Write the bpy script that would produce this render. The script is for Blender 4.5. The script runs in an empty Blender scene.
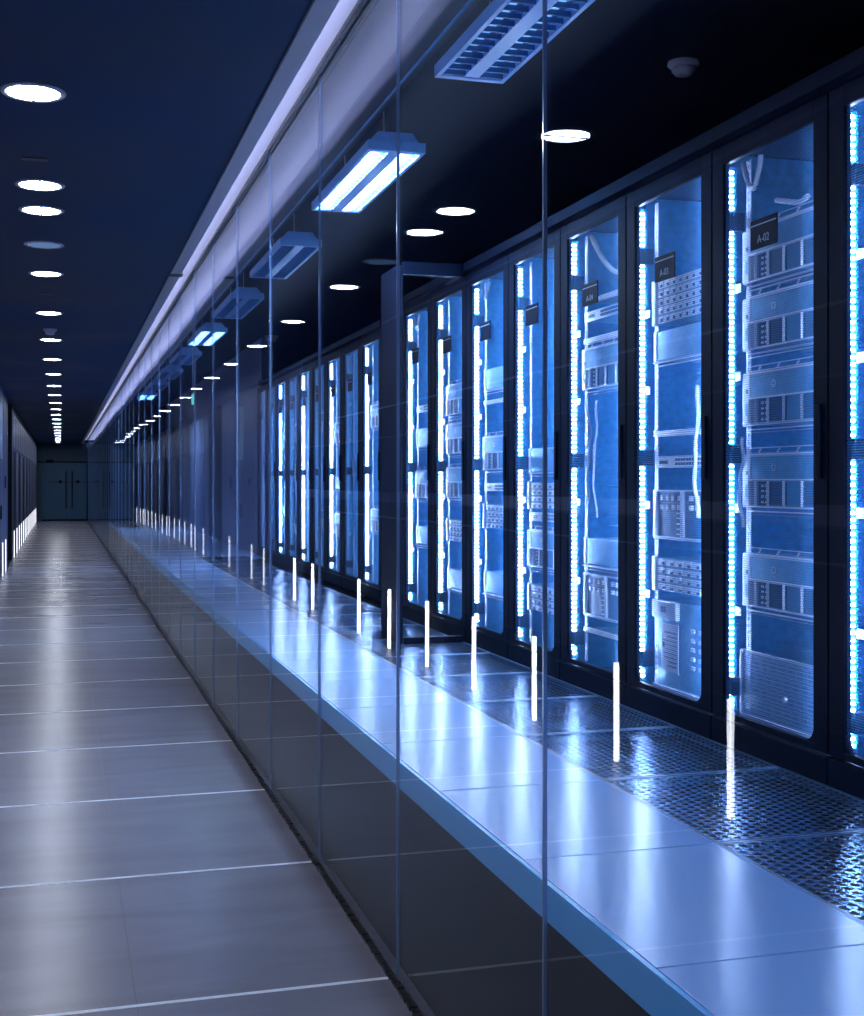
import bpy, math, random
from mathutils import Vector, Euler
random.seed(7)
S = bpy.context.scene
COL = S.collection

# ------------------------------------------------------------------ camera
EYE = 1.55
cam = bpy.data.cameras.new('camera')
cam.sensor_fit = 'HORIZONTAL'; cam.sensor_width = 36.0
cam.lens = 1280.0 / 864.0 * 36.0
cam.shift_y = -26.0 / 864.0
cam.clip_start = 0.05; cam.clip_end = 200
cam_o = bpy.data.objects.new('camera', cam); COL.objects.link(cam_o)
cam_o.location = (0, 0, EYE)
cam_o.rotation_euler = (math.pi / 2, 0, -math.atan2(371, 1280))
S.camera = cam_o

# ------------------------------------------------------------------ world, exposure, light strengths
w = bpy.data.worlds.new('world'); S.world = w; w.use_nodes = True
w.node_tree.nodes['Background'].inputs[0].default_value = (0.02, 0.05, 0.14, 1)
w.node_tree.nodes['Background'].inputs[1].default_value = 0.02
S.view_settings.view_transform = 'Standard'
S.view_settings.look = 'None'
S.view_settings.gamma = 1.0
S.view_settings.use_curve_mapping = False
S.view_settings.exposure = 0.0
cy = S.cycles
cy.max_bounces = 7; cy.diffuse_bounces = 3; cy.glossy_bounces = 4
cy.transparent_max_bounces = 24; cy.transmission_bounces = 2
cy.sample_clamp_indirect = 6.0
cy.sample_clamp_direct = 0.0
cy.use_denoising = True
cy.caustics_reflective = True
cy.blur_glossy = 0.3
L_DOWN = 112.0      # corridor downlights
L_LED = 165.0      # rack LED beads
L_TUBE = 480.0      # louvred fluorescent fittings
L_COVE = 16.0       # cove light strip
L_SLOT = 30.0      # slot lights along the left wall

# ------------------------------------------------------------------ materials
def mat(name, color, rough=0.5, metal=0.0, spec=0.5, noise=None, bump=None):
    m = bpy.data.materials.new(name); m.use_nodes = True
    nt = m.node_tree; b = nt.nodes['Principled BSDF']
    b.inputs['Base Color'].default_value = (*color, 1)
    b.inputs['Roughness'].default_value = rough
    b.inputs['Metallic'].default_value = metal
    b.inputs['Specular IOR Level'].default_value = spec
    if noise:
        sc, amt = noise
        tc = nt.nodes.new('ShaderNodeTexCoord')
        n = nt.nodes.new('ShaderNodeTexNoise'); n.inputs['Scale'].default_value = sc; n.inputs['Detail'].default_value = 6
        nt.links.new(tc.outputs['Object'], n.inputs['Vector'])
        r = nt.nodes.new('ShaderNodeMapRange')
        r.inputs['From Min'].default_value = 0.3; r.inputs['From Max'].default_value = 0.7
        r.inputs['To Min'].default_value = 1 - amt; r.inputs['To Max'].default_value = 1 + amt
        nt.links.new(n.outputs['Fac'], r.inputs['Value'])
        v = nt.nodes.new('ShaderNodeVectorMath'); v.operation = 'SCALE'
        v.inputs[0].default_value = color
        nt.links.new(r.outputs['Result'], v.inputs['Scale'])
        nt.links.new(v.outputs[0], b.inputs['Base Color'])
        r2 = nt.nodes.new('ShaderNodeMapRange')
        r2.inputs['From Min'].default_value = 0.3; r2.inputs['From Max'].default_value = 0.7
        r2.inputs['To Min'].default_value = rough * (1 - amt*.5); r2.inputs['To Max'].default_value = min(1, rough * (1 + amt*.5))
        nt.links.new(n.outputs['Fac'], r2.inputs['Value'])
        nt.links.new(r2.outputs['Result'], b.inputs['Roughness'])
        if bump:
            bp = nt.nodes.new('ShaderNodeBump'); bp.inputs['Strength'].default_value = bump
            bp.inputs['Distance'].default_value = 0.002
            nt.links.new(n.outputs['Fac'], bp.inputs['Height'])
            nt.links.new(bp.outputs[0], b.inputs['Normal'])
    return m

def emit(name, color, strength):
    m = bpy.data.materials.new(name); m.use_nodes = True
    nt = m.node_tree; nt.nodes.clear()
    e = nt.nodes.new('ShaderNodeEmission'); o = nt.nodes.new('ShaderNodeOutputMaterial')
    e.inputs[0].default_value = (*color, 1); e.inputs[1].default_value = strength
    nt.links.new(e.outputs[0], o.inputs[0])
    return m

def hexmask(nt, pitch, rad, axes):
    """1 inside a hole of a staggered round-hole pattern, else 0"""
    tc = nt.nodes.new('ShaderNodeTexCoord')
    sx = nt.nodes.new('ShaderNodeSeparateXYZ'); nt.links.new(tc.outputs['Object'], sx.inputs[0])
    def M(op, a, b=None, c=None):
        n = nt.nodes.new('ShaderNodeMath'); n.operation = op
        for i, x in enumerate((a, b, c)):
            if x is None: continue
            if isinstance(x, (int, float)): n.inputs[i].default_value = x
            else: nt.links.new(x, n.inputs[i])
        return n.outputs[0]
    a = M('DIVIDE', sx.outputs[axes[0]], pitch); b = M('DIVIDE', sx.outputs[axes[1]], pitch * 1.732)
    ds = []
    for off in (0.0, 0.5):
        fa = M('SUBTRACT', M('FRACT', M('ADD', a, off + 100)), 0.5)
        fb = M('MULTIPLY', M('SUBTRACT', M('FRACT', M('ADD', b, off + 100)), 0.5), 1.732)
        ds.append(M('SQRT', M('ADD', M('MULTIPLY', fa, fa), M('MULTIPLY', fb, fb))))
    d = M('MINIMUM', ds[0], ds[1])
    return M('LESS_THAN', d, rad), d

def perforated(name, color, pitch, rad, axes, rough=0.35, metal=0.6, trans=0.0):
    m = mat(name, color, rough, metal)
    nt = m.node_tree; b = nt.nodes['Principled BSDF']; o = nt.nodes['Material Output']
    mk, d = hexmask(nt, pitch, rad, axes)
    t = nt.nodes.new('ShaderNodeBsdfTransparent'); mx = nt.nodes.new('ShaderNodeMixShader')
    solid = b.outputs[0]
    if trans:  # translucency added to imitate the LED halo on the mesh
        tl = nt.nodes.new('ShaderNodeBsdfTranslucent'); tl.inputs[0].default_value = (0.2, 0.55, 1, 1)
        m2 = nt.nodes.new('ShaderNodeMixShader'); m2.inputs[0].default_value = trans
        nt.links.new(solid, m2.inputs[1]); nt.links.new(tl.outputs[0], m2.inputs[2]); solid = m2.outputs[0]
    nt.links.new(mk, mx.inputs[0]); nt.links.new(solid, mx.inputs[1]); nt.links.new(t.outputs[0], mx.inputs[2])
    nt.links.new(mx.outputs[0], o.inputs[0])
    return m

def glass_mat(name, tint, refl=1.0, f0=0.04):
    m = bpy.data.materials.new(name); m.use_nodes = True
    nt = m.node_tree; nt.nodes.clear()
    o = nt.nodes.new('ShaderNodeOutputMaterial')
    g = nt.nodes.new('ShaderNodeNewGeometry')
    d = nt.nodes.new('ShaderNodeVectorMath'); d.operation = 'DOT_PRODUCT'
    nt.links.new(g.outputs['Incoming'], d.inputs[0]); nt.links.new(g.outputs['Normal'], d.inputs[1])
    def M(op, a, b=None):
        n = nt.nodes.new('ShaderNodeMath'); n.operation = op
        for i, x in enumerate((a, b)):
            if x is None: continue
            if isinstance(x, (int, float)): n.inputs[i].default_value = x
            else: nt.links.new(x, n.inputs[i])
        return n.outputs[0]
    c = M('ABSOLUTE', d.outputs['Value'])
    p = M('POWER', M('SUBTRACT', 1.0, c), 5.4)
    f = M('MULTIPLY', M('ADD', M('MULTIPLY', p, 1 - f0), f0), refl)
    t = nt.nodes.new('ShaderNodeBsdfTransparent'); t.inputs[0].default_value = (*tint, 1)
    gl = nt.nodes.new('ShaderNodeBsdfGlossy'); gl.inputs['Roughness'].default_value = 0.0
    gl.inputs[0].default_value = (0.9, 0.95, 1, 1)
    mx = nt.nodes.new('ShaderNodeMixShader')
    nt.links.new(f, mx.inputs[0]); nt.links.new(t.outputs[0], mx.inputs[1]); nt.links.new(gl.outputs[0], mx.inputs[2])
    nt.links.new(mx.outputs[0], o.inputs[0])
    return m

def floor_mat():
    m = mat('polished_concrete', (0.23, 0.222, 0.275), 0.27, 0.0, 0.8)
    nt = m.node_tree; b = nt.nodes['Principled BSDF']
    tc = nt.nodes.new('ShaderNodeTexCoord')
    mp = nt.nodes.new('ShaderNodeMapping'); mp.inputs['Scale'].default_value = (1.1, 5.0, 1)
    nt.links.new(tc.outputs['Object'], mp.inputs[0])
    n = nt.nodes.new('ShaderNodeTexNoise'); n.inputs['Scale'].default_value = 1; n.inputs['Detail'].default_value = 3
    n.inputs['Distortion'].default_value = 0.6
    nt.links.new(mp.outputs[0], n.inputs['Vector'])
    r = nt.nodes.new('ShaderNodeMapRange'); r.inputs['To Min'].default_value = 0.72; r.inputs['To Max'].default_value = 1.28
    nt.links.new(n.outputs['Fac'], r.inputs['Value'])
    v = nt.nodes.new('ShaderNodeVectorMath'); v.operation = 'SCALE'; v.inputs[0].default_value = (0.22, 0.213, 0.268)
    nt.links.new(r.outputs['Result'], v.inputs['Scale']); nt.links.new(v.outputs[0], b.inputs['Base Color'])
    return m

MT = dict(
    reflection_dim=mat('reflection_dimming_panel', (0.008, 0.016, 0.045), 0.6, spec=0.2),  # near black so the near wall hardly mirrors in the glass
    frosted=mat('frosted_teal_glass', (0.035, 0.125, 0.24), 0.25),
    aboverack=mat('black_panel', (0.004, 0.006, 0.014), 0.6, spec=0.2),
    floor=floor_mat(),
    grout=mat('pale_joint_strip', (0.9, 0.92, 1.0), 0.4, 0.0),
    fine_joint=mat('fine_joint', (0.06, 0.06, 0.08), 0.5),
    ceiling=mat('navy_ceiling_paint', (0.003, 0.036, 0.115), 0.6, spec=0.15, noise=(0.6, 0.2)),
    dark=mat('dark_paint', (0.006, 0.008, 0.018), 0.45),
    darkwall=mat('dark_blue_panel', (0.010, 0.022, 0.06), 0.4, spec=0.3),
    black=mat('black_powder_coat', (0.002, 0.006, 0.020), 0.5, 0.0, 0.15),
    gasket=mat('rubber_gasket', (0.004, 0.005, 0.008), 0.35, noise=(60, 0.5), bump=1.0),
    white=mat('white_plaster', (0.62, 0.63, 0.78), 0.6),
    trimgrey=mat('grey_aluminium_trim', (0.45, 0.49, 0.62), 0.45, 0.0),
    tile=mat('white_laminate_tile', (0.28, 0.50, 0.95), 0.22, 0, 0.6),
    tilejoint=mat('tile_joint', (0.05, 0.08, 0.16), 0.5),
    fascia=mat('blue_fascia', (0.10, 0.48, 1.0), 0.22, 0.0),
    perf=perforated('perforated_steel_tile', (0.15, 0.28, 0.50), 0.032, 0.39, (1, 0), 0.25, 0.8),
    perf_frame=mat('perforated_tile_frame', (0.12, 0.24, 0.44), 0.35, 0.6),
    doormesh=perforated('perforated_door_mesh', (0.03, 0.15, 0.34), 0.0085, 0.455, (1, 2), 0.4, 0.1, 0.22),
    rackin=mat('blue_grey_rack_metal', (0.035, 0.33, 0.70), 0.4, 0.0, noise=(35, 0.25)),
    rackback=mat('rack_rear_metal', (0.02, 0.22, 0.50), 0.45, 0.2, noise=(6, 0.4)),
    rail=mat('pale_zinc_rail', (0.66, 0.75, 0.92), 0.45, 0.0),
    chassis=mat('server_chassis_metal', (0.09, 0.35, 0.60), 0.4, 0.1),
    bezel=mat('server_bezel', (0.15, 0.42, 0.68), 0.4, 0.2, noise=(40, 0.15)),
    bay=mat('dark_drive_bay', (0.010, 0.03, 0.09), 0.3),
    silver=mat('bright_edge_metal', (0.92, 0.95, 1.0), 0.4, 0.0),
    paper=mat('white_paper', (0.75, 0.8, 0.9), 0.7),
    ink=mat('dark_ink', (0.02, 0.05, 0.12), 0.6),
    sign=mat('black_sign_plate', (0.005, 0.010, 0.025), 0.5, spec=0.2),
    signtxt=mat('pale_sign_lettering', (0.5, 0.6, 0.8), 0.5),
    cable=mat('pale_cable_sheath', (0.7, 0.8, 0.95), 0.4),
    glass=glass_mat('partition_glass', (0.95, 0.975, 1.0), 0.52, 0.022),
    smoked=glass_mat('door_glass', (0.45, 0.62, 0.75), 1.0),
    edge=mat('polished_glass_edge', (0.34, 0.50, 0.78), 0.15, 0.5),
    wallpanel=mat('blue_grey_wall_panel', (0.13, 0.17, 0.32), 0.4, noise=(0.8, 0.1)),
    wallpale=mat('pale_wall_panel', (0.30, 0.35, 0.52), 0.4),
    walldark=mat('dark_wall_glass', (0.01, 0.02, 0.05), 0.1),
    chrome=mat('brushed_steel', (0.5, 0.55, 0.65), 0.3, 0.9),
    fixture=mat('fixture_enamel', (0.22, 0.48, 0.92), 0.3, 0.0),
    louvre=mat('louvre_blade_metal', (0.06, 0.16, 0.34), 0.35, 0.2),
    endwall=mat('end_wall_paint', (0.03, 0.09, 0.17), 0.5, noise=(0.7, 0.2)),
    poster=mat('pale_notice_board', (0.40, 0.60, 0.78), 0.5),
    e_down=emit('downlight_glow', (0.80, 0.86, 1.0), L_DOWN),
    e_led=emit('led_glow', (0.44, 0.62, 1.0), L_LED),
    e_leddim=emit('led_glow_dim', (0.44, 0.62, 1.0), L_LED * 0.5),
    e_ledweak=emit('led_glow_weak', (0.30, 0.55, 1.0), 1.0),
    e_tube=emit('tube_glow', (0.48, 0.70, 1.0), L_TUBE),
    e_tubedim=emit('tube_glow_dim', (0.2, 0.5, 1.0), L_TUBE * 0.0025),
    e_cove=emit('cove_glow', (0.72, 0.76, 1.0), L_COVE),
    e_slot=emit('slot_glow', (0.90, 0.88, 0.92), L_SLOT),
    e_slotfar=emit('slot_glow_weak', (0.85, 0.85, 0.95), 6.0),
    e_faint=emit('faint_diffuser', (0.22, 0.42, 0.85), 0.45),  # faint glow given to the disc of the dim downlight
    e_exit=emit('exit_sign_glow', (0.15, 0.75, 0.7), 1.5),
)

# ------------------------------------------------------------------ mesh helpers
class MB:
    def __init__(self): self.v = []; self.f = []; self.mi = []; self.cur = 0
    def box(self, x0, x1, y0, y1, z0, z1):
        n = len(self.v)
        self.v += [(x0,y0,z0),(x1,y0,z0),(x1,y1,z0),(x0,y1,z0),(x0,y0,z1),(x1,y0,z1),(x1,y1,z1),(x0,y1,z1)]
        self.f += [tuple(n+i for i in q) for q in ((0,3,2,1),(4,5,6,7),(0,1,5,4),(1,2,6,5),(2,3,7,6),(3,0,4,7))]
        return self
    def quadbox(self, pts, d):
        """extrude polygon pts (ordered) along vector d"""
        n = len(self.v); k = len(pts)
        self.v += [tuple(p) for p in pts] + [tuple(Vector(p) + Vector(d)) for p in pts]
        self.f.append(tuple(n+i for i in range(k))[::-1]); self.f.append(tuple(n+k+i for i in range(k)))
        for i in range(k):
            j = (i+1) % k
            self.f.append((n+i, n+j, n+k+j, n+k+i))
        return self
    def cyl(self, c, r, h, seg=24, axis=2, r2=None):
        if r2 is None: r2 = r
        n = len(self.v)
        for t, rr in ((0, r), (h, r2)):
            for i in range(seg):
                a = 2*math.pi*i/seg; p = [0,0,0]
                u, v = [k for k in range(3) if k != axis]
                p[u] = rr*math.cos(a); p[v] = rr*math.sin(a); p[axis] = t
                self.v.append((c[0]+p[0], c[1]+p[1], c[2]+p[2]))
        self.f.append(tuple(range(n, n+seg))[::-1]); self.f.append(tuple(range(n+seg, n+2*seg)))
        for i in range(seg):
            j = (i+1) % seg; self.f.append((n+i, n+j, n+seg+j, n+seg+i))
        return self
    def ring(self, c, prof, seg=40):
        """lathe closed profile [(r,z)] about vertical axis"""
        n = len(self.v); k = len(prof)
        for i in range(seg):
            a = 2*math.pi*i/seg
            for r, z in prof: self.v.append((c[0]+r*math.cos(a), c[1]+r*math.sin(a), c[2]+z))
        for i in range(seg):
            for j in range(k):
                a = n+i*k+j; b = n+i*k+(j+1) % k; c2 = n+((i+1) % seg)*k+(j+1) % k; d = n+((i+1) % seg)*k+j
                self.f.append((a, d, c2, b))
        return self
    def tube(self, pts, r, seg=8):
        n = len(self.v); pts = [Vector(p) for p in pts]
        for i, p in enumerate(pts):
            t = (pts[min(i+1, len(pts)-1)] - pts[max(i-1, 0)]).normalized()
            a = t.orthogonal().normalized() if abs(t.z) < .9 else Vector((1,0,0))
            a = (a - t*a.dot(t)).normalized(); b = t.cross(a)
            for s in range(seg):
                an = 2*math.pi*s/seg
                self.v.append(tuple(p + (a*math.cos(an) + b*math.sin(an))*r))
        for i in range(len(pts)-1):
            for s in range(seg):
                q = (s+1) % seg
                self.f.append((n+i*seg+s, n+i*seg+q, n+(i+1)*seg+q, n+(i+1)*seg+s))
        self.f.append(tuple(range(n, n+seg))[::-1]); m_ = n+(len(pts)-1)*seg
        self.f.append(tuple(range(m_, m_+seg)))
        return self
    def build(self, name, material, parent=None, bevel=0, smooth=False):
        me = bpy.data.meshes.new(name); me.from_pydata(self.v, [], self.f); me.update()
        me.materials.append(MT[material] if isinstance(material, str) else material)
        if smooth:
            for p in me.polygons: p.use_smooth = True
        o = bpy.data.objects.new(name, me); COL.objects.link(o)
        if bevel:
            bm = o.modifiers.new('bevel', 'BEVEL'); bm.width = bevel; bm.segments = 2; bm.limit_method = 'ANGLE'
        if parent: o.parent = parent
        return o

def tag(o, label, cat, group=None, kind=None):
    o['label'] = label; o['category'] = cat
    if group: o['group'] = group
    if kind: o['kind'] = kind
    return o
def structure(o): o['kind'] = 'structure'; return o
def empty(name, loc):
    o = bpy.data.objects.new(name, None); COL.objects.link(o); o.location = loc; o.empty_display_size = 0.1
    return o
def copy_tree(o, parent=None):
    c = o.copy(); COL.objects.link(c); c.parent = parent
    for ch in list(o.children): copy_tree(ch, c)
    return c
ORD = ['first','second','third','fourth','fifth','sixth','seventh','eighth','ninth','tenth','eleventh','twelfth','thirteenth',
       'fourteenth','fifteenth','sixteenth','seventeenth','eighteenth','nineteenth','twentieth','twenty-first','twenty-second',
       'twenty-third','twenty-fourth','twenty-fifth','twenty-sixth','twenty-seventh','twenty-eighth','twenty-ninth','thirtieth',
       'thirty-first','thirty-second','thirty-third','thirty-fourth','thirty-fifth','thirty-sixth','thirty-seventh','thirty-eighth']

# ------------------------------------------------------------------ key dimensions (metres, x across, y along the corridor, z up)
XL, XG = -0.934, 1.01           # left wall, glass line
Y0, Y1 = -1.6, 53.0             # back and end of the corridor
ZC = 3.08                       # corridor ceiling
ZP = 0.66                       # raised floor top
ZS = 3.30                       # server room ceiling
XR = 2.158                      # rack fronts
RW = 0.698                      # rack pitch
YS1 = 30.0                      # end of the server room

# ------------------------------------------------------------------ structure
floor = structure(MB().box(XL-.02, 3.5, Y0, Y1, -0.1, 0).build('floor', 'floor'))
k = 0
y = 3.88 - 1.275*4
while y < Y1 - .3:
    if y > Y0:
        k += 1
        s = MB().box(XL+.001, XG-.012, y-.009, y+.009, -.004, .0012).build('floor_joint', 'grout', floor)
    y += 1.275
MB().box(.214, .217, Y0, Y1-.1, -.004, .0006).build('floor_seam', 'fine_joint', floor)

structure(MB().box(XL-.1, .768, Y0, Y1, ZC, ZC+.1).build('ceiling', 'ceiling'))
# cove: trim, trough and its light strip
structure(MB().box(.768, .845, Y0, Y1, ZC-.012, ZC+.004).build('trim_1', 'trimgrey', bevel=.003))
tr = MB()
tr.box(.768, .782, Y0, Y1, ZC+.004, 3.225)          # trough side
tr.box(.768, 1.030, Y0, Y1, 3.225, 3.245)           # trough top
structure(tr.build('trim_2', 'white'))
cove = empty('cove_light', (.81, 0, ZC+.01))
tag(cove, 'long white light strip hidden in the ceiling cove above the glass', 'light')
MB().box(-.02, .02, Y0+.1, Y1-.2, -.006, .002).build('light_base', 'white', cove)
MB().box(-.012, .012, Y0+.1, Y1-.2, .002, .010).build('diffuser', 'e_cove', cove)
structure(MB().box(.992, 1.008, Y0, Y1, 3.205, 3.225).build('trim_3', 'gasket'))
structure(MB().box(1.024, 1.040, Y0, Y1, 3.205, 3.225).build('trim_4', 'gasket'))
# cross joints in the cove
for i, yy in enumerate((9.5, 27.7)):
    structure(MB().box(.764, .86, yy, yy+.10, ZC-.016, ZC-.010).build('trim_%d' % (5+i), 'dark'))

# black gasket at the foot of the glass
g = MB(); n = 700
yy = Y0
while yy < Y1:
    st = .03 if yy < 8 else .5
    j = random.uniform(-.003, .003)
    g.box(.983+j, 1.006, yy, yy+st, 0, .006+random.uniform(0, .005)); yy += st
structure(g.build('baseboard_right', 'gasket'))

# left wall: panelled, with a dark doorway, then lockers
def left_wall():
    wl = structure(MB().box(XL-.12, XL, Y0, 24.7, 0, ZC).build('wall_left', 'wallpanel'))
    yy = Y0 + .5
    while yy < 24.4:
        MB().box(XL, XL+.002, yy, yy+.008, .0, ZC).build('panel_joint', 'walldark', wl); yy += 1.26
    MB().box(XL, XL+.004, Y0, 16.0, 1.46, 1.97).build('glazed_strip', 'walldark', wl)
    MB().box(XL, XL+.003, Y0, 16.0, 1.98, ZC-.02).build('upper_panel', 'reflection_dim', wl)  # dark panels here are added to dim the wall's reflection in the glass
    MB().box(XL, XL+.003, Y0, 16.0, .0, .55).build('dimming_base_panel', 'reflection_dim', wl)
    MB().box(XL, XL+.004, Y0, 16.0, .56, 1.36).build('lower_panel', 'darkwall', wl)
    MB().box(XL, XL+.02, Y0, 9.4, 1.375, 1.455).build('rail_band', 'white', wl)
    MB().box(XL, XL+.012, Y0, 14, 2.255, 2.268).build('upper_rail', 'chrome', wl)
    MB().box(XL+.004, XL+.014, Y0, 14, 1.215, 1.226).build('lower_rail', 'chrome', wl)
    w2 = structure(MB().box(XL-1.4, XL-1.3, 24.7, 26.7, 0, ZC).build('wall_recess', 'aboverack'))
    w2.name = 'wall_left_recess'
    MB().box(XL-1.4, XL, 24.6, 24.7, 0, ZC).build('return_panel', 'aboverack', w2)
    MB().box(XL-1.4, XL-.001, 26.69, 26.699, 0, ZC).box(XL-1.3, XL, 24.701, 26.69, 0, .002).build('return_panel', 'aboverack', w2)
    w3 = structure(MB().box(XL-.12, XL, 26.7, Y1, 0, ZC).build('wall_left_far', 'wallpanel'))
    yy = 26.7; i = 0
    while yy < Y1-.9:
        p = 0.84
        MB().box(XL, XL+.003+.01*(i % 2), yy+.02, yy+p-.02, .58, 2.18).build('locker_panel', ('wallpanel', 'darkwall', 'wallpanel', 'wallpale')[i % 4], w3)
        MB().box(XL, XL+.012, yy+.06, yy+p-.16, 2.26, 2.92).build('upper_panel', ('wallpale', 'chrome')[i % 2], w3)
        yy += p; i += 1
left_wall()
structure(MB().box(XL-.1, XG+.1, Y0-.1, Y0, 0, 3.4).build('wall_back', 'wallpanel'))

# end wall with glazed double doors
we = MB(); zd = 2.32
we.box(XL-.1, 1.0, Y1, Y1+.15, zd+.05, ZC+.05).box(XL-.1, -.72, Y1, Y1+.15, 0, zd+.05)
structure(we.build('wall_end', 'endwall'))
structure(MB().box(XL-.1, 1.0, Y1-.01, Y1+.05, zd, zd+.05).build('trim_10', 'black'))
structure(MB().box(XL, 1.0, Y1+1.6, Y1+1.7, 0, ZC).build('wall_beyond_doors', mat('teal_room', (.03, .16, .24), .5)))
for i, (xa, xb) in enumerate(((-.72, -.50), (-.49, .315), (.325, .99))):
    d = structure(MB().box(xa, xb, Y1, Y1+.012, .03, zd).build('door_%d' % (i+1), 'frosted'))
    MB().box(xa, xb, Y1-.004, Y1+.016, .0, .07).build('bottom_rail', 'black', d)
    if i:
        hx = xb-.12 if i == 1 else xa+.10
        h = MB(); h.tube([(hx, Y1-.06, .5), (hx, Y1-.06, 1.98)], .022)
        h.box(hx-.01, hx+.01, Y1-.06, Y1, .7, .72); h.box(hx-.01, hx+.01, Y1-.06, Y1, 1.78, 1.8)
        h.build('door_handle', 'black', d)
        lx = hx-.22 if i == 1 else hx+.22
        MB().box(lx-.06, lx+.06, Y1-.03, Y1, 1.50, 1.62).build('lock', 'black', d)
        MB().box(xa, xb, Y1-.006, Y1, 1.54, 1.56).build('mid_line', 'black', d)
dc = tag(MB().box(-.56, -.28, Y1-.12, Y1-.011, zd-.02, zd+.11).build('door_closer', 'black'), 'dark door closer box above the far glass double doors', 'door closer')

# server room shell
structure(MB().box(XG+.03, 3.5, Y0, YS1, ZS, ZS+.1).build('ceiling_server_room', 'aboverack'))
structure(MB().box(2.33, 2.43, 15.45, YS1, ZP, ZS).build('wall_right_far', 'wallpanel'))
structure(MB().box(3.4, 3.5, Y0, 15.6, 0, ZS).build('wall_right', 'aboverack'))
structure(MB().box(XG+.03, 3.5, YS1, YS1+.1, 0, ZS).build('wall_server_end', 'darkwall'))
structure(MB().box(XG+.03, 3.5, Y0-.1, Y0, 0, ZS).build('wall_server_back', 'darkwall'))
structure(MB().box(1.045, 1.06, Y0, YS1, 0, .575).build('underfloor_shade_sheet', 'aboverack'))  # black sheet standing in for the dark void below the raised floor
# header trim over the racks
structure(MB().box(XR-.012, XR+.10, Y0, 8.17, 2.715, 2.765).build('trim_8', 'black', bevel=.003))
structure(MB().box(2.29, 2.40, 9.3, 15.45, 2.715, 2.765).build('trim_9', 'black', bevel=.003))

# raised floor: blue fascia, white tiles, perforated tiles
structure(MB().box(1.032, 1.044, Y0, YS1, .578, ZP+.001).build('trim_11', 'fascia'))
tb = 2.837 - RW*7
tiles = []
def white_tile(y):
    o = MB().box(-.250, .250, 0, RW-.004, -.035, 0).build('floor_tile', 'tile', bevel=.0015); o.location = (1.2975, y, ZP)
    return o
t0 = white_tile(0); t0.location.y = tb
pt0 = empty('perforated_tile', (1.853, tb, ZP))
MB().box(-.291, .291, .014, RW-.018, -.004, -.001).build('perforated_plate', 'perf', pt0)
fr = MB(); fr.box(-.305, .305, 0, .014, -.03, 0).box(-.305, .305, RW-.018, RW-.004, -.03, 0).box(-.305, -.291, .014, RW-.018, -.03, 0).box(.291, .305, .014, RW-.018, -.03, 0)
fr.build('tile_frame', 'perf_frame', pt0)
RACKS_FROM_RIGHT = None
for j in range(0, 40):
    yy = tb + RW*j
    if yy > YS1-.8: break
    if yy < 1.2: 
        continue
    o = t0.copy(); COL.objects.link(o); o.location.y = yy
    tiles.append(o)
for i, o in enumerate(tiles):
    tag(o, 'glossy white raised floor tile along the glass, %s from the picture front' % (ORD[i] if i < 38 else 'last'), 'floor tile', 'white raised floor tiles')
bpy.data.objects.remove(t0)
pts = []
for j in range(0, 40):
    yy = tb + RW*j
    if yy < 1.2 or yy > 15.3: continue
    o = copy_tree(pt0); o.location.y = yy; pts.append(o)
for i, o in enumerate(pts):
    tag(o, 'perforated steel floor tile before the racks, %s from the picture front' % ORD[i], 'floor tile', 'perforated steel floor tiles')
for ch in list(pt0.children): bpy.data.objects.remove(ch)
bpy.data.objects.remove(pt0)
structure(MB().box(1.545, 1.549, 1.0, YS1-.5, ZP-.035, ZP-.001).build('trim_12', 'chrome'))
structure(MB().box(1.549, 2.33, 15.4, YS1, ZP-.04, ZP-.001).build('floor_server_far', 'tile'))
structure(MB().box(1.0475, 2.158, Y0, 1.438, ZP-.04, ZP).build('floor_server_near', 'tile'))
structure(MB().box(1.06, 3.4, Y0, YS1, .50, .52).build('floor_server_subfloor', 'dark'))

# ------------------------------------------------------------------ glass partition
ys = 2.62 - 1.27*3
i = 0
while ys < Y1 - 1.0:
    i += 1
    L = 1.27
    o = MB().box(-.004, .004, -L/2+.004, L/2-.004, .001, 3.222).build('window_%d' % i, 'glass')
    structure(o)
    o.location = (1.016, ys + L/2, 0)
    a = random.uniform(-.0018, .0018); b = random.uniform(-.0009, .0009)
    if i <= 3: a *= .4; b *= .4
    o.rotation_euler = (0, b, a)
    e = MB().box(-.0045, .0045, L/2-.003, L/2+.0025, .001, 3.222).build('pane_edge', 'edge', o)
    ys += L

# ------------------------------------------------------------------ corridor downlights
def make_downlight(lit=True):
    t = empty('downlight', (0, 0, ZC))
    MB().ring((0, 0, 0), [(.100, .0), (.103, -.006), (.118, -.007), (.125, -.003), (.126, 0), (.122, .004), (.100, .004)]).build('trim_ring', 'white', t, smooth=True)
    MB().cyl((0, 0, -.004), .1, .004, 40).build('diffuser', 'e_down' if lit else 'e_faint', t)
    c = MB(); c.box(-.1, .1, -.003, .003, -.010, -.005); c.box(-.003, .003, -.1, .1, -.010, -.005)
    if lit: c.build('cross_wire', 'black', t)
    return t
dl = make_downlight(); du = make_downlight(False)
spots = [0.7, 2.98, 5.26, 6.89] + [7.53 + 2.28*q for q in range(20)]
spots = sorted(spots)
vis = 0
for q, yy in enumerate(s for s in spots if s < 52):
    o = dl if q == 0 else copy_tree(dl)
    o.location = (-.105, yy, ZC)
    tag(o, 'round lit ceiling downlight in the corridor, %s from the viewer' % ORD[q], 'ceiling light', 'round corridor downlights')
du.location = (-.105, 8.62, ZC)
tag(du, 'faintly glowing round downlight among the bright corridor downlights', 'ceiling light')
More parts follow.
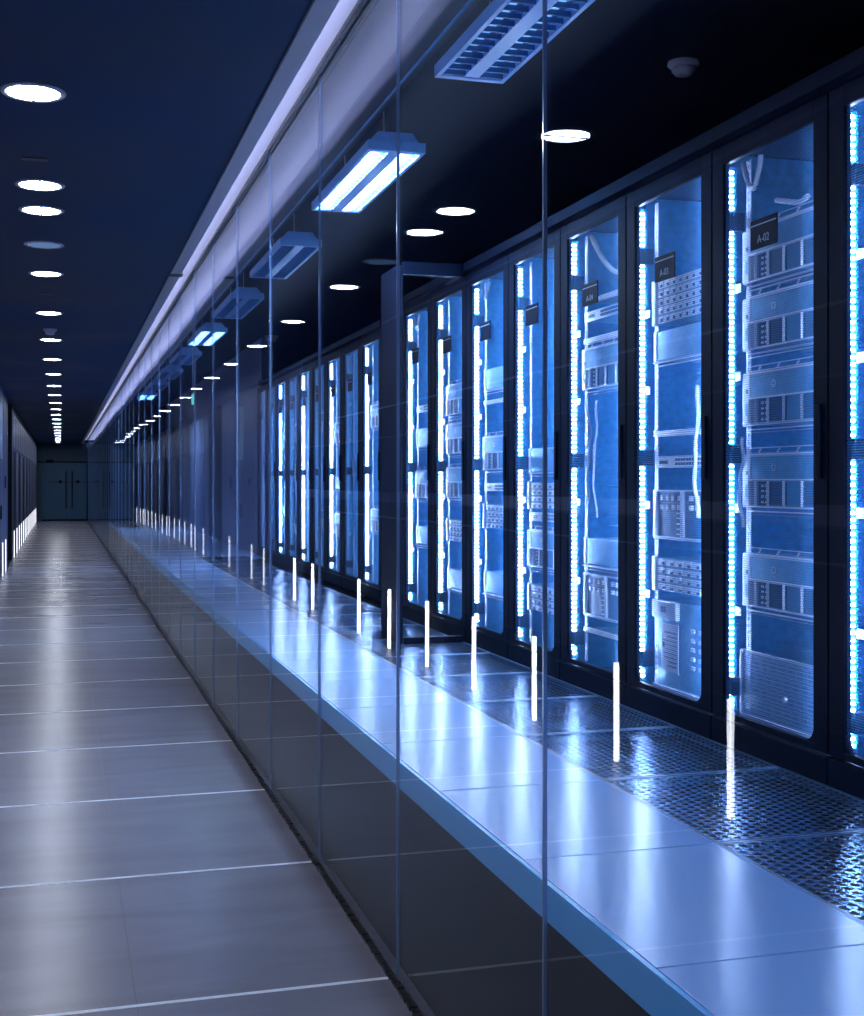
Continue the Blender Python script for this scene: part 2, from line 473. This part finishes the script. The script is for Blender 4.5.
for (yy, nm, lab) in ((6.32, 'ceiling_slot', 'dark narrow ceiling slot ahead of the second pair of corridor downlights'), (10.86, 'ceiling_slot', 'dark narrow ceiling slot between the faintly glowing downlight and the smoke detector')):
    tag(MB().box(-.18, -.06, yy, yy+.05, ZC-.004, ZC+.001).build(nm, 'dark', bevel=.001), lab, 'ceiling vent')
def detector(loc, label, s=1.0, m_='trimgrey'):
    t = empty('smoke_detector', loc)
    MB().ring((0,0,0), [(.001, 0), (.058*s, 0), (.060*s, -.012*s), (.050*s, -.022*s), (.001, -.022*s)], 28).build('detector_base', m_, t, smooth=True)
    MB().ring((0,0,0), [(.001, -.022*s), (.040*s, -.022*s), (.044*s, -.035*s), (.030*s, -.050*s), (.001, -.052*s)], 28).build('sensor_dome', m_, t, smooth=True)
    return tag(t, label, 'smoke detector')
detector((-.105, 13.35, ZC), 'small smoke detector hanging between the corridor downlights', 1.15, 'white')
detector((2.49, 4.83, ZS), 'dim smoke detector on the black server room ceiling', 1.1)

# ------------------------------------------------------------------ louvred fittings over the white tiles
def make_fixture(tube):
    t = empty('louvred_light', (0, 0, 0)); Wd, Ln = .27, 1.36
    h = MB(); 
    h.quadbox([(-.12, 0.03, .0462), (.12, .03, .0462), (.08, .03, .095), (-.08, .03, .095)], (0, Ln-.06, 0))
    h.build('housing', 'fixture', t, bevel=.003)
    f = MB()
    f.box(-Wd/2, Wd/2, 0, .03, 0, .046).box(-Wd/2, Wd/2, Ln-.03, Ln, 0, .046).box(-Wd/2, -Wd/2+.018, .03, Ln-.03, 0, .046).box(Wd/2-.018, Wd/2, .03, Ln-.03, 0, .046)
    f.build('frame', 'fixture', t, bevel=.002)
    MB().box(-.028, .028, .03, Ln-.03, .004, .016).build('centre_spine', 'fixture', t)
    for s in (-1, 1):
        b = MB(); nb = 20
        for q in range(nb):
            yy = .05 + (Ln-.1)*q/(nb-1)
            b.box(min(s*.028, s*.117), max(s*.028, s*.117), yy-.003, yy+.003, .002, .020)
        b.build('louvre', 'louvre', t)
        MB().box(min(s*.028, s*.117), max(s*.028, s*.117), .03, Ln-.03, .0445, .0458).build('reflector', 'louvre', t)
        tb_ = MB(); tb_.cyl((s*.072, .04, .034), .010, Ln-.08, 12, axis=1)
        tb_.build('tube', tube, t, smooth=True)
    for q in (.25, Ln-.25):
        MB().cyl((0, q, .095), .004, ZS-3.05-.095, 8).build('hanger_rod', 'chrome', t)
    return t
fx = {'on': make_fixture('e_tube'), 'off': make_fixture('e_tubedim')}
state = ['on', 'off', 'off', 'on', 'off', 'off', 'on', 'off', 'off', 'off', 'on']
labs = ['just out of view overhead', 'overhead', 'nearest, with dark louvres', 'second and brightly lit', 'third, dim blue', 'fourth, dim blue', 'fifth, brightly lit', 'sixth', 'seventh', 'eighth', 'ninth']
used = set()
for q, stt in enumerate(state):
    far = 4.56 + 2.42*(q-2)
    if stt in used: o = copy_tree(fx[stt])
    else: o = fx[stt]; used.add(stt)
    o.location = (1.465, far-1.36, 3.05)
    tag(o, 'hanging twin louvred light over the white tiles, ' + labs[q], 'ceiling light', 'hanging louvred lights in the server room')
tag(MB().tube([(1.235, Y0+.1, 3.06), (1.235, YS1-.1, 3.06)], .005).build('ceiling_pipe', 'rackback', smooth=True), 'thin blue pipe running along under the server room ceiling by the glass', 'pipe')

# ------------------------------------------------------------------ racks
def make_rack(bright=1.0, ledmat='e_led', detail=True):
    """front at x=0, far side at y=RW, floor at z=0; 2.05 m tall"""
    t = empty('server_rack', (0, 0, 0)); H = 2.05; D = 1.0
    b = MB()
    for ya, yb in ((.004, .034), (RW-.034, RW-.004)):
        b.box(.03, .07, ya, yb, .0, H); b.box(D-.04, D, ya, yb, .0, H)
    b.box(.03, D, .034, RW-.034, H-.03, H); b.box(.03, D, .034, RW-.034, 0.0, .05)
    b.build('frame', 'black', t)
    s = MB(); s.box(.07, D-.04, .006, .014, .05, H-.03); s.box(.07, D-.04, RW-.014, RW-.006, .05, H-.03)
    s.build('side_panel', 'rackin', t)
    r = MB(); r.box(D-.045, D-.035, .034, RW-.034, .05, H-.03)
    r.build('rear_panel', 'rackback', t)
    if detail:
        p = MB()
        for q in range(3): p.box(.74, .78, .20+.12*q, .235+.12*q, .05, H-.03)
        p.build('cable_post', 'rackin', t)
        MB().box(.80, .88, .30, .37, .05, H-.03).build('dark_gap_box', 'bay', t)  # dark box standing in for deep shade behind the servers
    # door
    d = MB(); ya, yb = .078, .619; za, zb = .112, 1.968
    d.box(0, .025, .004, ya, .09, H-.02); d.box(0, .025, yb, RW-.004, .09, H-.02)
    d.box(0, .025, ya, yb, zb, H-.02); d.box(0, .025, ya, yb, .09, za)
    door = d.build('door', 'black', t, bevel=.002)
    # rounded corners of the opening
    c = MB()
    for (cy_, cz, sy, sz) in ((ya, za, 1, 1), (yb, za, -1, 1)):
        pts_ = [(0.002, cy_, cz)]
        for a in range(0, 7):
            an = math.pi/2*a/6
            pts_.append((0.002, cy_+sy*.05*(1-math.sin(an)), cz+sz*.05*(1-math.cos(an))))
        c.quadbox(pts_ if sy > 0 else pts_[::-1], (.02, 0, 0))
    c.build('door_corner', 'black', door)
    MB().box(.010, .0115, ya, yb, za, zb).build('door_mesh', 'doormesh', door)
    MB().box(-.012, 0, .028, .052, .90, 1.12).build('door_handle', 'black', door, bevel=.003)
    MB().box(-.003, .03, .004, RW-.004, 0, .082).build('plinth', 'black', t, bevel=.002)
    # mounting rails, laddered with square holes
    for yc, sgn in ((.108+.0, 1), (.590, -1)):
        m_ = MB(); z0, z1 = .10, 1.98
        m_.box(.080, .084, yc-.014, yc-.005, z0, z1); m_.box(.080, .084, yc+.005, yc+.014, z0, z1)
        zz = z0; 
        while zz < z1:
            m_.box(.080, .084, yc-.005, yc+.005, zz, zz+.009); zz += .0222
        m_.build('mounting_rail', 'rail', t)
        MB().box(.084, .104, yc+sgn*(-.018), yc+sgn*(-.014), z0, z1).build('rail_flange', 'rackin', t) if False else None
    # led strip on the far side
    ls = MB().box(.030, .068, .650, .653, .10, 1.97).build('led_strip', 'rackin', t)
    bd = MB(); zz = .12
    while zz < 1.96:
        if not (1.745 < zz < 1.81 or .955 < zz < 1.015 or .175 < zz < .215):
            bd.box(.038, .054, .644, .650, zz, zz+.0085)
        zz += .0205
    bd.build('led_beads', ledmat, ls)
    ls2 = MB().box(.030, .068, .045, .048, .10, 1.97).build('led_strip', 'rail', t)  # near-side strip, unseen behind the door frame, added to light the interior
    b2 = MB(); zz = .12
    while zz < 1.96:
        b2.box(.038, .054, .048, .054, zz, zz+.0085); zz += .0205
    b2.build('led_beads', ledmat, ls2)
    for zc in (1.775, .985, .195):
        MB().box(.032, .078, .612, .656, zc-.03, zc+.03).build('crossbar', 'black', t)
    for zc in (1.55, 1.25, .80, .45):
        MB().box(.058, .062, .604, .642, zc-.015, zc+.015).build('strip_clip', 'rail', t)
    # sign plate
    sp = MB().box(-.006, -.001, .27, .43, 1.64, 1.735).build('sign_plate', 'sign', door, bevel=.001)
    MB().box(-.0065, -.006, .275, .425, 1.715, 1.719).build('sign_line', 'signtxt', sp)
    return t

def text_mesh(body, size, mtl, parent, loc, name='lettering'):
    cu = bpy.data.curves.new(name, 'FONT'); cu.body = body; cu.size = size; cu.extrude = .0004; cu.align_x = 'CENTER'
    tmp = bpy.data.objects.new('tmp', cu); COL.objects.link(tmp)
    bpy.context.view_layer.update()
    me = bpy.data.meshes.new_from_object(tmp.evaluated_get(bpy.context.evaluated_depsgraph_get()))
    bpy.data.objects.remove(tmp)
    me.name = name; me.materials.clear(); me.materials.append(MT[mtl])
    o = bpy.data.objects.new(name, me); COL.objects.link(o); o.parent = parent
    o.rotation_euler = (math.pi/2, 0, -math.pi/2); o.location = loc
    return o

# rack equipment: local x=0 at the rail front plane, y from 0 to .482, z from 0
def make_drive_server():
    t = empty('rack_server', (0,0,0)); Hh = .170; W = .482
    MB().box(.0, .62, .018, W-.018, .002, Hh-.002).build('chassis', 'chassis', t)
    for ya, yb, nm in ((W-.040, W+.014, 'ear'), (-.006, .030, 'ear')):
        e = MB().box(-.014, .0, ya, yb, -.004, Hh+.004).build(nm, 'rail', t, bevel=.002)
        MB().box(-.0150, -.014, ya+.016, ya+.030, Hh*.62, Hh*.62+.014).build('ear_screw', 'ink', e)
    MB().box(-.012, 0, .030, W-.030, Hh*.52, Hh).build('bezel', 'bezel', t)
    fr_ = MB(); y0, y1 = .030, W-.030
    for za in (-.003, Hh*.50, Hh-.003): fr_.box(-.018, -.010, y0, y1, za, za+.007)
    for yy in (y0, .13, .235, .33, y1-.045, y1-.003): fr_.box(-.018, -.010, yy, yy+.005, 0, Hh*.5)
    fr_.build('edge_trim', 'silver', t)
    for i2, (a, b2) in enumerate(((.036, .127), (.136, .232), (.241, .327), (.336, y1-.048))):
        bay = MB().box(-.006, 0, a, b2, .006, Hh*.49).build('drive_bay', 'bay' if i2 != 1 else 'chassis', t)
        if i2 == 3:
            kn = MB()
            for r_ in range(4):
                for c_ in range(2): kn.box(-.008, -.006, a+.010+c_*.025, a+.024+c_*.025, .012+r_*.018, .020+r_*.018)
            kn.build('bay_latch', 'silver', bay)
    # latch wedge at the far end
    MB().quadbox([(-.016, W-.032, Hh*.1), (-.016, W-.010, Hh*.2), (-.016, W-.010, Hh*.4), (-.016, W-.032, Hh*.5)], (.012, 0, 0)).build('latch', 'chassis', t)
    bd = MB().ring((0,0,0), [(.009, 0), (.012, 0), (.012, .002), (.009, .002)], 20).build('badge', 'silver', t)
    bd.rotation_euler = (0, math.pi/2, 0); bd.location = (-.014, .30, Hh*.76)
    # open cable tray on top
    tr_ = MB()
    tr_.box(-.014, -.008, .02, W-.02, Hh+.004, Hh+.009); tr_.box(-.010, -.006, .02, W-.02, Hh+.024, Hh+.027)
    for q in range(4):
        ya = .05 + q*.115
        tr_.quadbox([(-.012, ya, Hh+.006), (-.012, ya+.008, Hh+.006), (-.012, ya-.012, Hh+.026), (-.012, ya-.020, Hh+.026)][::-1], (.004, 0, 0))
    tr_.build('cable_tray', 'silver', t)
    lo = MB(); lo.box(-.010, .0, .01, W-.01, -.018, -.014); lo.box(-.006, .0, .01, W-.01, -.028, -.026)
    lo.build('slide_rail', 'silver', t)
    return t
def make_disk_array(rows=5, cols=8, Hh=.17):
    t = empty('disk_array', (0,0,0)); W = .482
    MB().box(0, .6, .018, W-.018, .001, Hh-.001).build('chassis', 'chassis', t)
    for ya, yb in ((W-.024, W+.008), (-.008, .024)):
        MB().box(-.016, 0, ya, yb, -.002, Hh+.002).build('ear', 'rail', t, bevel=.003)
    g_ = MB(); lt = MB(); w_ = (W-.06)/cols; h_ = (Hh-.004)/rows
    for r_ in range(rows):
        for c_ in range(cols):
            a = .03+c_*w_; z = .002+r_*h_
            g_.box(-.010, 0, a+.004, a+w_-.004, z+.003, z+h_-.004)
            lt.box(-.014, -.010, a+.008, a+w_*.35, z+.006, z+h_*.5)
    g_.build('drive_caddy', 'silver', t); lt.build('caddy_latch', 'bay', t)
    return t
def make_plain(Hh=.115):
    t = empty('rack_enclosure', (0,0,0)); W = .482
    MB().box(-.004, .55, .018, W-.018, .001, Hh-.001).build('chassis', 'bezel', t, bevel=.003)
    for ya, yb in ((W-.018, W+.008), (-.008, .018)):
        MB().box(-.008, 0, ya, yb, 0, Hh).build('ear', 'rail', t, bevel=.002)
    l = MB(); l.box(-.02, -.004, .01, W-.01, -.010, -.004); l.box(-.012, -.004, .01, W-.01, -.024, -.020)
    l.build('front_lip', 'silver', t)
    return t
def make_shelf():
    t = empty('rack_shelf', (0,0,0)); W = .482
    MB().box(0, .5, .02, W-.02, 0, .004).build('shelf_plate', 'chassis', t)
    MB().box(-.012, 0, .0, W, -.010, .012).build('front_lip', 'silver', t, bevel=.002)
    return t
def make_switch(Hh=.044):
    t = empty('network_switch', (0,0,0)); W = .482
    MB().box(0, .4, .018, W-.018, .001, Hh-.001).build('chassis', 'chassis', t)
    MB().box(-.006, 0, 0, W, 0, Hh).build('faceplate', 'silver', t, bevel=.001)
    p = MB()
    for c_ in range(12): p.box(-.0075, -.006, .05+c_*.022, .065+c_*.022, .008, .019); p.box(-.0075, -.006, .05+c_*.022, .065+c_*.022, .024, .035)
    p.box(-.0075, -.006, .37, .44, .014, .028)
    p.build('ports', 'bay', t)
    return t
def make_blade():
    t = empty('blade_chassis', (0,0,0)); W = .482; Hh = .185
    MB().box(0, .6, .018, W-.018, .001, Hh-.001).build('chassis', 'bay', t)
    f_ = MB(); f_.box(-.012, 0, 0, W, -.004, .006); f_.box(-.012, 0, 0, W, Hh-.006, Hh); f_.box(-.012, 0, W-.02, W+.004, 0, Hh); f_.box(-.012, 0, 0, .02, 0, Hh)
    f_.box(-.010, 0, .24, .262, 0, Hh)
    f_.build('face_frame', 'rail', t)
    k_ = MB()
    for c_ in range(9):
        for r_ in range(2):
            if c_ in (4,): continue
            k_.box(-.010, 0, .032+c_*.047, .050+c_*.047, Hh-.040-r_*.035, Hh-.022-r_*.035)
    for r_ in range(5): k_.box(-.010, 0, .268, .290, .015+r_*.020, .020+r_*.020)
    k_.build('release_latch', 'silver', t)
    return t
def make_perf_panel():
    t = empty('perforated_blanking_panel', (0,0,0)); W = .482; Hh = .215
    MB().box(-.016, -.012, -.01, W+.016, 0, Hh).build('panel_mesh', perforated('panel_mesh_steel', (.45, .68, 1.0), .015, .36, (1, 2), .45, .1), t)
    MB().box(.0, .35, .018, W-.018, .004, Hh-.004).build('backing_box', 'bay', t)
    e = MB(); e.box(-.022, -.010, -.01, W+.016, Hh-.004, Hh+.004); e.box(-.022, -.010, -.01, W+.016, -.006, .003); e.box(-.022, -.010, W+.012, W+.018, 0, Hh)
    e.build('edge_trim', 'rail', t)
    kb = MB().cyl((-.026, .22, .09), .010, .012, 14, axis=0); kb.build('latch_knob', 'silver', t)
    return t
def make_ups():
    t = empty('power_unit', (0,0,0)); W = .482; Hh = .33
    MB().box(.0, .5, .018, W-.018, .0, Hh).build('chassis', 'bezel', t, bevel=.003)
    MB().box(-.02, 0, .28, W, Hh-.07, Hh).build('control_head', 'rail', t, bevel=.004)
    MB().box(-.022, -.02, .36, .40, Hh-.045, Hh-.02).build('display', 'bay', t)
    pp = MB().box(-.004, -.001, .29, .43, .06, Hh-.085).build('specification_sheet', 'paper', t)
    ln = MB()
    for q in range(9): ln.box(-.0048, -.004, .30, .42-random.random()*.05, .08+q*.016, .083+q*.016)
    ln.box(-.0048, -.004, .40, .42, .15, .17); ln.build('print', 'ink', pp)
    bt = MB()
    for q in range(5):
        for c_ in range(2): bt.box(-.006, 0, .10+c_*.06, .125+c_*.06, .09+q*.034, .105+q*.034)
    bt.build('sockets', 'paper', t)
    MB().box(-.016, 0, 0, W, -.012, .002).build('base_lip', 'rail', t)
    return t
KIT = dict(server=make_drive_server(), array=make_disk_array(), array4=make_disk_array(4, 6, .13), plain=make_plain(), shelf=make_shelf(),
           switch=make_switch(), blade=make_blade(), perf=make_perf_panel(), ups=make_ups())
KNAME = dict(server=('silver-eared server with dark bays', 'server'), array=('disk array of small pale caddies', 'disk array'),
             array4=('low disk array with square drive caddies', 'disk array'), plain=('plain blank-fronted enclosure', 'enclosure'),
             shelf=('thin metal rack shelf', 'shelf'), switch=('slim network switch with rows of ports', 'network switch'),
             blade=('blade chassis with rows of latches', 'blade chassis'), perf=('large perforated blanking panel', 'panel'),
             ups=('power unit with white sheet', 'power unit'))
RN = ['rack at the right edge', 'A-02 rack', 'rack one left of A-02', 'rack two left of A-02', 'rack three left of A-02',
      'rack four left of A-02', 'rack five left of A-02', 'rack six left of A-02']
LAY = {
 0: [('server', 2.15), ('server', 1.93), ('switch', 1.80), ('plain', 1.55), ('server', 1.27), ('array', 1.0), ('plain', .80)],
 1: [('server', 2.222), ('server', 1.995), ('server', 1.742), ('server', 1.468), ('server', 1.135), ('perf', .765)],
 2: [('array', 2.16), ('plain', 2.02), ('shelf', 1.735), ('switch', 1.605), ('blade', 1.335), ('array4', 1.13), ('ups', .765)],
 3: [('shelf', 2.34), ('switch', 2.255), ('shelf', 2.17), ('server', 1.96), ('plain', 1.19), ('blade', .965), ('shelf', .90)],
 4: [('plain', 1.60), ('array4', 1.42), ('switch', 1.36), ('server', 1.14), ('array4', .92)],
 5: [('plain', 2.05), ('shelf', 1.98), ('server', 1.62), ('switch', 1.50), ('array4', 1.30), ('plain', .95)],
 6: [('server', 1.95), ('server', 1.72), ('server', 1.46), ('array4', 1.2), ('plain', .92)],
 7: [('switch', 2.0), ('plain', 1.78), ('server', 1.45), ('plain', 1.15)],
}
proto = make_rack(1.0, 'e_led')
proto_dim = make_rack(1.0, 'e_leddim')
usedkit = set(); used_r = set()
for i in range(8):
    yb_ = 3.278 + RW*(i-1)
    key = 'dim' if i == 1 else 'b'
    src = proto_dim if key == 'dim' else proto
    r = src if key not in used_r else copy_tree(src)
    used_r.add(key)
    r.location = (XR, yb_, ZP)
    tag(r, ('black mesh-door server rack lit blue, ' + RN[i])[:110], 'server rack', 'racks in the front row')
racks = [o for o in bpy.data.objects if o.name.startswith('server_rack')]
racks.sort(key=lambda o: o.location.y)
signs = {1: 'A-02', 2: 'A-03', 3: 'A-04'}
for i, r in enumerate(racks):
    if i in signs:
        door = [c for c in r.children if c.name.startswith('door')][0]
        sp = [c for c in door.children if c.name.startswith('sign_plate')][0]
        text_mesh(signs[i], .036, 'signtxt', sp, (-.0065, .35, 1.658))
for i, lay in LAY.items():
    yb_ = 3.278 + RW*(i-1)
    cnt = {}
    for q, (kd, z) in enumerate(lay):
        if kd in usedkit: o = copy_tree(KIT[kd])
        else: o = KIT[kd]; usedkit.add(kd)
        o.location = (XR+.0785, yb_+.108, z)
        d_, c_ = KNAME[kd]
        tag(o, '%s, %s down in the %s' % (d_, ORD[q], RN[i]), c_, 'equipment in the racks')

# second row of racks, set slightly back
rows2 = []; weak = None
for q in range(9):
    r = copy_tree(proto); r.location = (2.30, 9.30 + RW*q*0.978 - .0, ZP)
    rows2.append(r)
    if q % 2:
        for ch in r.children:
            for bd_ in ch.children:
                if bd_.name.startswith('led_beads'):
                    if weak is None:
                        weak = bd_.data.copy(); weak.materials.clear(); weak.materials.append(MT['e_ledweak'])
                    if ch.name.startswith('led_strip') and max(v.co.y for v in bd_.data.vertices) > .3: bd_.data = weak
    r.location.y = 9.31 + RW*q
    tag(r, 'narrow-looking blue-lit rack of the far row behind several panes, %s from its near end' % ORD[q], 'server rack', 'racks in the far row')
for q in range(8):
    for z, kd in ((1.1, 'server'), (1.55, 'plain'), (2.0, 'server')):
        if (q + int(z*10)) % 3 == 0: continue
        o = copy_tree(KIT[kd]); o.location = (2.3785, 9.31+RW*q+.108, z + random.uniform(-.1, .1))
        tag(o, '%s %s in the %s rack of the far row' % ('low' if z < 1.2 else 'middle' if z < 1.8 else 'high', KNAME[kd][0], ORD[q]), KNAME[kd][1], 'equipment in the far racks')

# cables hanging in front of the equipment
def cable(i, yo, z0, z1, bow, lab, r=.006):
    yb_ = 3.278 + RW*(i-1)
    pts_ = []
    for q in range(15):
        f = q/14
        pts_.append((XR+.046+.006*math.sin(f*7), yb_+yo+bow*math.sin(math.pi*f)+.006*math.sin(f*19), z1+(z0-z1)*f))
    o = MB().tube(pts_, r, 8).build('cable', 'cable', smooth=True)
    tag(o, lab, 'cable', 'pale cables hanging in the racks')
cable(3, .50, 1.46, 1.88, -.03, 'pale cable bowing beside the rail in the third full rack from the right')
cable(3, .40, 1.40, 1.90, .02, 'pale twisted cable, the right one in the third full rack from the right')
cable(2, .19, 1.42, 1.90, .012, 'thick pale cable hanging over the blade chassis left of the A-02 rack', .008)
cable(1, .13, 1.46, 1.85, -.015, 'pale cable hanging at right side of the A-02 rack')
cable(1, .57, 1.40, 1.70, .012, 'short cable beside the light strip in the A-02 rack')

def loop(i, pts_, lab, r=.009):
    yb_ = 3.278 + RW*(i-1)
    cv = []
    for q in range(len(pts_)-1):
        for f in range(5):
            a, b_ = Vector(pts_[q]), Vector(pts_[q+1]); cv.append(a.lerp(b_, f/5))
    cv.append(Vector(pts_[-1]))
    for _ in range(3): cv = [cv[0]] + [(cv[k-1]+cv[k]*2+cv[k+1])/4 for k in range(1, len(cv)-1)] + [cv[-1]]
    o = MB().tube([(XR+p[0], yb_+p[1], ZP+p[2]) for p in cv], r, 8).build('cable', 'cable', smooth=True)
    tag(o, lab, 'cable', 'pale cables looped at the rack tops')
loop(1, [(.05, .575, 1.965), (.055, .545, 1.88), (.05, .50, 1.86), (.055, .475, 1.93), (.05, .46, 1.965)], 'pale cable loop at the top of the A-02 rack')
loop(1, [(.06, .38, 1.80), (.07, .26, 1.765), (.06, .20, 1.775)], 'short pale cable lying under the top of the A-02 rack')
loop(3, [(.05, .46, 1.955), (.055, .36, 1.84), (.05, .22, 1.76), (.055, .09, 1.74)], 'bright arc of cable at the top of the rack two left of A-02', .011)
loop(5, [(.05, .575, 1.965), (.055, .53, 1.87), (.05, .47, 1.93), (.05, .44, 1.965)], 'pale cable loop at the top of the rack four left of A-02')
loop(7, [(.05, .575, 1.965), (.055, .53, 1.87), (.05, .47, 1.93), (.05, .44, 1.965)], 'pale cable loop at the top of the rack six left of A-02')

# dark frame of the containment door
cf = empty('containment_frame', (1.77, 6.80, ZP))
MB().box(0, .035, 0, .36, 0, 2.08).build('door_post', 'black', cf, bevel=.003)
MB().box(.035, .375, -.02, .03, 2.03, 2.10).build('lintel', 'black', cf)
MB().box(.035, .375, -.02, .03, 0, .035).build('threshold', 'black', cf)
MB().box(.036, .375, .0, .006, .036, 2.03).build('glass_leaf', 'smoked', cf) if False else None
tag(cf, 'black containment door frame standing out from the racks at the row break', 'door frame')

# slot lights along the foot of the left wall
sl = empty('wall_slot_light', (XL, 5.27, 0))
h = MB(); h.box(.0, .012, -.024, -.019, 0, .56).box(.0, .012, .019, .024, 0, .56).box(0, .012, -.019, .019, .55, .56)
h.build('housing', 'chrome', sl)
MB().box(.001, .016, -.015, .015, .004, .55).build('diffuser', 'e_slot', sl)
slot_far = None
ysl = [1.49, 2.75, 4.01, 5.27, 6.53, 7.79, 9.05, 10.31, 11.57, 12.83, 15.35, 16.61, 19.13, 20.39, 22.2, 23.4] + [27.6 + 1.68*q for q in range(15)]
for q, yy in enumerate(ysl):
    o = sl if q == 0 else copy_tree(sl); o.location = (XL, yy, 0)
    if yy > 18:
        for ch in o.children:
            if ch.name.startswith('diffuser'):
                if slot_far is None:
                    slot_far = ch.data.copy(); slot_far.materials.clear(); slot_far.materials.append(MT['e_slotfar'])
                ch.data = slot_far
    tag(o, 'glowing upright slot light at the foot of the left wall, %s along it' % ORD[q], 'light', 'slot lights along the left wall')
wn = tag(MB().box(XL+.003, XL+.014, 21.35, 22.15, 1.92, 2.82).build('notice_board', 'poster', bevel=.003), 'pale rectangular notice board high on the left wall, mirrored in the glass', 'notice board')
for q, (yy, z, a, b_, lb) in enumerate(((20.6, 1.5, .10, .10, 'small dark wall switch plate nearer than the notice board'), (23.2, 1.45, .12, .2, 'dark intercom plate on the left wall beside the doorway'), (21.6, .95, .22, .22, 'square dark hatch low on the left wall below the notice board'))):
    tag(MB().box(XL+.003, XL+.02, yy, yy+a, z, z+b_).build('wall_plate', 'black', bevel=.003), lb, 'wall plate')
# exit sign seen far down the corridor
ex = empty('exit_sign', (1.45, 14.7, 2.44))
MB().box(-.012, .012, 0, .20, 0, .11).build('sign_box', 'e_exit', ex); MB().cyl((0, .15, .11), .006, ZS-2.55, 8).build('hanger', 'chrome', ex)
tag(ex, 'small teal lit sign hanging far back in the server room', 'sign')
